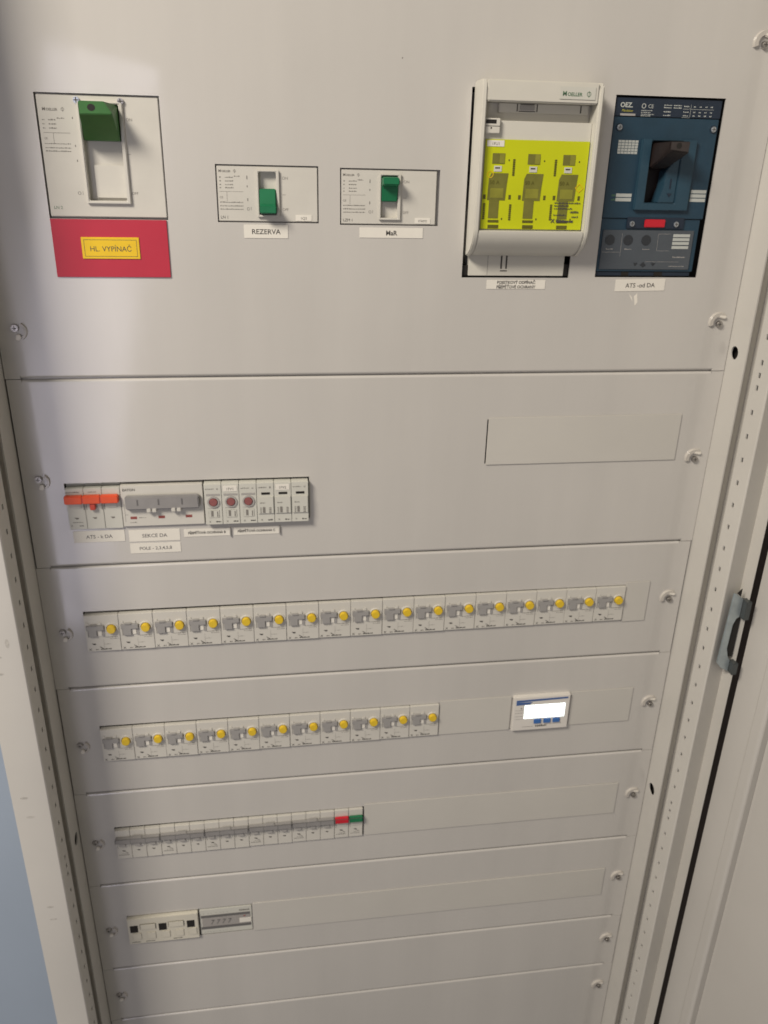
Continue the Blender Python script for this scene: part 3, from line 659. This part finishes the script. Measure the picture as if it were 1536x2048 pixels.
# ------------------------------------------------------------------ rows of breakers with yellow test buttons
def rcbo(x0, zt):
    W = 35.67
    T = thing('residual_current_breaker', '', 'circuit breaker', x0, zt)
    din_body(T, x0, x0+W, zt, WHITE, 3.0)
    part(T, 'toggle_frame', G().poly([(x0+1.6, zt-8.6), (x0+4.4, zt-8.2), (x0+5.2, zt-11), (x0+13.8, zt-11), (x0+14.8, zt-8.0), (x0+17.6, zt-8.4), (x0+17.6, zt-11.7), (x0+1.6, zt-11.7)], 3, 3.9), WHITE, 0.3)
    part(T, 'toggle', G().poly([(x0+1.8, zt-11.8), (x0+5.4, zt-11.8), (x0+6.2, zt-10.4), (x0+13, zt-10.4), (x0+13.6, zt-11.8), (x0+20.2, zt-11.8), (x0+20.2, zt-17.6), (x0+12.6, zt-17.6), (x0+12.6, zt-25.4), (x0+3.8, zt-25.4), (x0+3.8, zt-17.6), (x0+1.8, zt-17.6)], 3, 5.6), LGREY, 0.5)
    part(T, 'toggle_ridge', G().box(x0+6.4, x0+12.8, zt-11.8, zt-10.8, 5.5, 6.4), GREY, 0.3)
    part(T, 'toggle_window', G().box(x0+12.8, x0+17.4, zt-25.2, zt-18.0, 3, 3.8), PAPER, 0.3)
    part(T, 'side_slot', G().box(x0+17.8, x0+20.0, zt-26.4, zt-17.7, 3, 3.6), LGREY)
    part(T, 'button_collar', G().ring(x0+27.6, zt-16.6, 5.2, 6.9, 2.9, 3.9, 26), WHITE)
    part(T, 'test_button', G().disc(x0+27.6, zt-16.6, 4.9, 2.5, 7.4, 26, 4.5), BUTTON, 0.5)
    part(T, 'button_well_shade', G().disc(x0+27.6, zt-16.6, 5.6, 3.0, 3.15, 26), DGREY)  # dark disc puts the shadow around the button into its colour
    g = G(); D = 3.1
    g.scrib(x0+20.6, x0+33, zt-27.6, 1.1, D); g.scrib(x0+25, x0+33.5, zt-29.6, .9, D); g.scrib(x0+18, x0+25, zt-36, .6, D)
    g.quad(x0+2.6, x0+3.2, zt-26.6, zt-18, D); g.scrib(x0+8.6, x0+11.8, zt-42.8, 2.2, D, (1, 2)); g.quad(x0+17.8, x0+18.0, zt-43, zt-30, D)
    ink(T, g, FAINT)
    g = G(); g.poly([(x0+5.2, zt-34.4), (x0+9.6, zt-34.6), (x0+9.2, zt-36.4), (x0+7, zt-36.2)], D-.02, D+.03); g.text('X', x0+1.8, zt-43.2, 3.6, D, 1.1, bold=.02)
    g.scrib(x0+14, x0+25, zt-42.6, 1.7, D, (.9, 1.8), (.2, .4)); g.poly([(x0+12.6, zt-38.6), (x0+14, zt-38.8), (x0+17, zt-41), (x0+15.6, zt-41)], D-.02, D+.03)
    ink(T, g, INK, 'maker_mark')
    return T
P = 35.67
base = None
def row(n, x0, zt, droop, grp, lab):
    global base
    out = []
    for k in range(n):
        dzv = -droop*(1-k/max(1, n-1))
        lb_ = lab(k)
        if base is None:
            base = rcbo(x0, zt); o = base
            o['label'] = lb_; o['group'] = grp; o.location.z += dzv/1000; base0 = (x0, zt, dzv); row.b0 = base0
        else:
            b = row.b0
            o = copy_to(base, x0+k*P-b[0], zt+dzv-b[1]-b[2], lb_, random.uniform(-.25, .25)); o['group'] = grp
            o.rotation_euler = (0, R(random.uniform(-.25, .25)), 0)
        out.append(o)
    return out
row(17, 40.6, 17.6, 2.6, 'yellow-button breakers of the long row',
    lambda k: ('leftmost yellow-button breaker of the long row of seventeen' if k == 0 else 'last yellow-button breaker of the long row, beside the short blank strip' if k == 16 else ORD[k]+' yellow-button breaker from the left in the long row of seventeen'))
row(11, 40.8, -131.0, 2.6, 'yellow-button breakers of the shorter row',
    lambda k: ('leftmost yellow-button breaker of the shorter row of eleven' if k == 0 else 'rightmost yellow-button breaker of the shorter row, beside the blank strip' if k == 10 else ORD[k]+' yellow-button breaker from the left in the shorter row of eleven'))

# ------------------------------------------------------------------ power meter with lit display
T = thing('power_meter', 'white power meter with glowing display and three blue buttons', 'meter', 560, -179)
part(T, 'body', G().box(524.6, 596.2, -176.4, -126.6, -30, 5.5), MWHITE, 1.0)
part(T, 'display', G().box(539, 590.2, -158.4, -138.8, 5.5, 5.9), SCREEN, 0.5)
g = G().poly([(528, -134), (593, -132.2), (593, -129.8), (528, -131)][::-1], 5.45, 5.62).poly([(528, -138.4), (545, -137.6), (548.4, -134.4), (528, -134.05)][::-1], 5.45, 5.62)
part(T, 'blue_band', g, BLUEPR)
for x in (552, 564.2, 576): part(T, 'button', G().box(x, x+9.2, -166.2, -159.6, 5.5, 7.0), BLUEB, 0.6)
g = G()
for z in (-146, -150, -155, -159): g.scrib(527.6, 537, z, .7, 5.6)
g.disc(534.8, -143, .9, 5.55, 5.62, 10); g.scrib(538, 552, -171, .8, 5.6); g.scrib(566, 588, -168.6, .8, 5.6); ink(T, g, FAINT)
g = G().scrib(554.6, 569, -171.6, 3.4, 5.62, (1.0, 2.2), (.5, .9)); ink(T, g, INK, 'printed_mark')

# ------------------------------------------------------------------ row of grey-toggle breakers
def mcb(x0, zt, npole, tog, label, name='miniature_breaker'):
    T = thing(name, label, 'circuit breaker', x0, zt)
    for p in range(npole):
        x = x0+p*17.72
        b = din_body(T, x, x+17.72, zt, WHITE, 2.6, name='pole')
        part(b, 'pole_window', G().box(x+2.6, x+15.2, zt-26, zt-19.2, 2.5, 3.2), WHITE, 0.3)
        g = G(); D = 2.72
        g.poly([(x+6, zt-31), (x+10, zt-31.4), (x+9.6, zt-33), (x+7.4, zt-32.8)], D-.02, D+.03)
        ink(T, g, INK, 'arrow_mark')
        g = G(); g.quad(x+1.4, x+1.8, zt-28, zt-18, D); g.scrib(x+3, x+9, zt-17.6, .8, D)
        if p == 0: g.scrib(x+2, x+14, zt-39, 1.3, D); g.scrib(x+6, x+13, zt-36.4, .8, D); g.poly([(x+9, zt-33), (x+10, zt-33), (x+13.6, zt-36), (x+12.6, zt-36)], D-.02, D+.03)
        ink(T, g, FAINT)
    W = npole*17.72
    part(T, 'toggle_bar', G().box(x0+.5, x0+W-.5, zt-16.6, zt-9.0, 2.6, 8.0), tog, 0.7)
    g = G()
    for p in range(npole): g.quad(x0+p*17.72+.1, x0+p*17.72+.6, zt-16.6, zt-9.2, 8.06)
    g.quad(x0+.7, x0+W-.7, zt-9.9, zt-9.2, 8.05); part(T, 'toggle_joints_and_shadow', g, DGREY, flat=True)  # joints between poles, plus a painted shadow line along the top
    if npole == 3:
        part(T, 'toggle_grip', G().poly([(x0+19.6, zt-9.4), (x0+21.6, zt-7.6), (x0+31, zt-7.6), (x0+33, zt-9.4)], 3.2, 8.6), GREY, 0.4)
        for k in (0, 1, 2): part(T, 'lower_toggle', G().box(x0+k*17.72+(4.2 if k else 4.0), x0+k*17.72+11.6, zt-23, zt-16.8, 2.6, 5.8), MGREY, 0.5)
    return T
zt = -281.4
mlab = ['leftmost grey-toggle three-pole breaker at the row\'s end', 'second grey-toggle three-pole breaker from the left', 'middle grey-toggle three-pole breaker of the five',
        'fourth grey-toggle three-pole breaker from the left', 'grey-toggle three-pole breaker beside the red toggle']
b0 = None
for k in range(5):
    x = 41.0+k*53.16; dr = -2.6*(1-k/5)
    if b0 is None:
        b0 = mcb(x, zt, 3, GREY, mlab[0]); b0.location.z += dr/1000; b0['group'] = 'grey-toggle breakers in a row'; x00, dr0 = x, dr
    else: o = copy_to(b0, x-x00, dr-dr0, mlab[k], random.uniform(-.2, .2))
mcb(307.0, zt, 1, REDB, 'single module with a red toggle', 'signal_module')
mcb(324.9, zt, 1, GREEN2, 'single module with a green toggle at the right end of the row', 'signal_module')

# ------------------------------------------------------------------ lowest row
T = thing('fuse_holder', 'cream three-pole fuse holder with three black square windows', 'fuse holder', 85, -475)
zt = -430.4
part(T, 'body', G().box(40.8, 129.4, zt-44, zt, -3, 4.2), CREAM, 0.6)
part(T, 'shoulder', G().box(41, 129.2, zt-50, zt+9, -40, -13), CREAM)
for x in (43.6, 79.4, 114.8):
    part(T, 'black_window', G().box(x, x+9.8, -453.6, -441.8, 4.1, 4.5), BLACK)
for x in (56, 91.4): part(T, 'drawer', G().box(x, x+20, -449.4, -439.6, 4.2, 5.6), CREAM, 0.8)
for x in (46, 64, 82, 99.4, 116): part(T, 'ribbed_cover', G().box(x, x+11, -466.6, -454.8, 4.2, 5.2), CREAM, 0.6)
g = G()
for x in (44, 61.6, 96.4): g.scrib(x, x+11, -471.6, 1.7, 4.3, (.8, 1.8))
ink(T, g, INK)

T = thing('energy_meter', 'small grey digit meter beside the cream fuse holder', 'meter', 164, -474)
part(T, 'body', G().box(131.2, 198.2, -473.6, -430.0, -30, .6), PALE, 0.5)
part(T, 'display', G().box(134, 196, -460.4, -444.4, .6, 1.0), LCD, 0.2)
part(T, 'dark_band', G().box(132.6, 195.6, -444.2, -440.4, .55, 1.1), DGREY)
part(T, 'dark_band', G().box(132.2, 196.4, -464.6, -460.6, .55, 1.1), DGREY)
part(T, 'white_tag', G().box(181.6, 196.8, -458, -450.4, .9, 1.4), PAPER)
part(T, 'red_dot', G().disc(188.4, -446.6, 1.2, 1.0, 1.2, 12), REDINK)
g = G()
for k in range(4): g.text('7', 144.4+k*7.3, -456.6, 11, 1.1, .75, shear=.18, bold=.02)
ink(T, g, DGREY, 'digits')
g = G().text('00', 170.4, -456.6, 11, 1.1, .62, bold=.02); ink(T, g, MGREY, 'digits')
g = G(); g.scrib(136, 170, -437.6, 1.4, .7, (.4, .8), (2.5, 6)); g.scrib(182, 195, -437.8, 3.2, .7, (1.5, 3)); g.scrib(136, 172, -470.4, 1.2, .7, (.6, 1.6), (1, 4)); ink(T, g, FAINT)
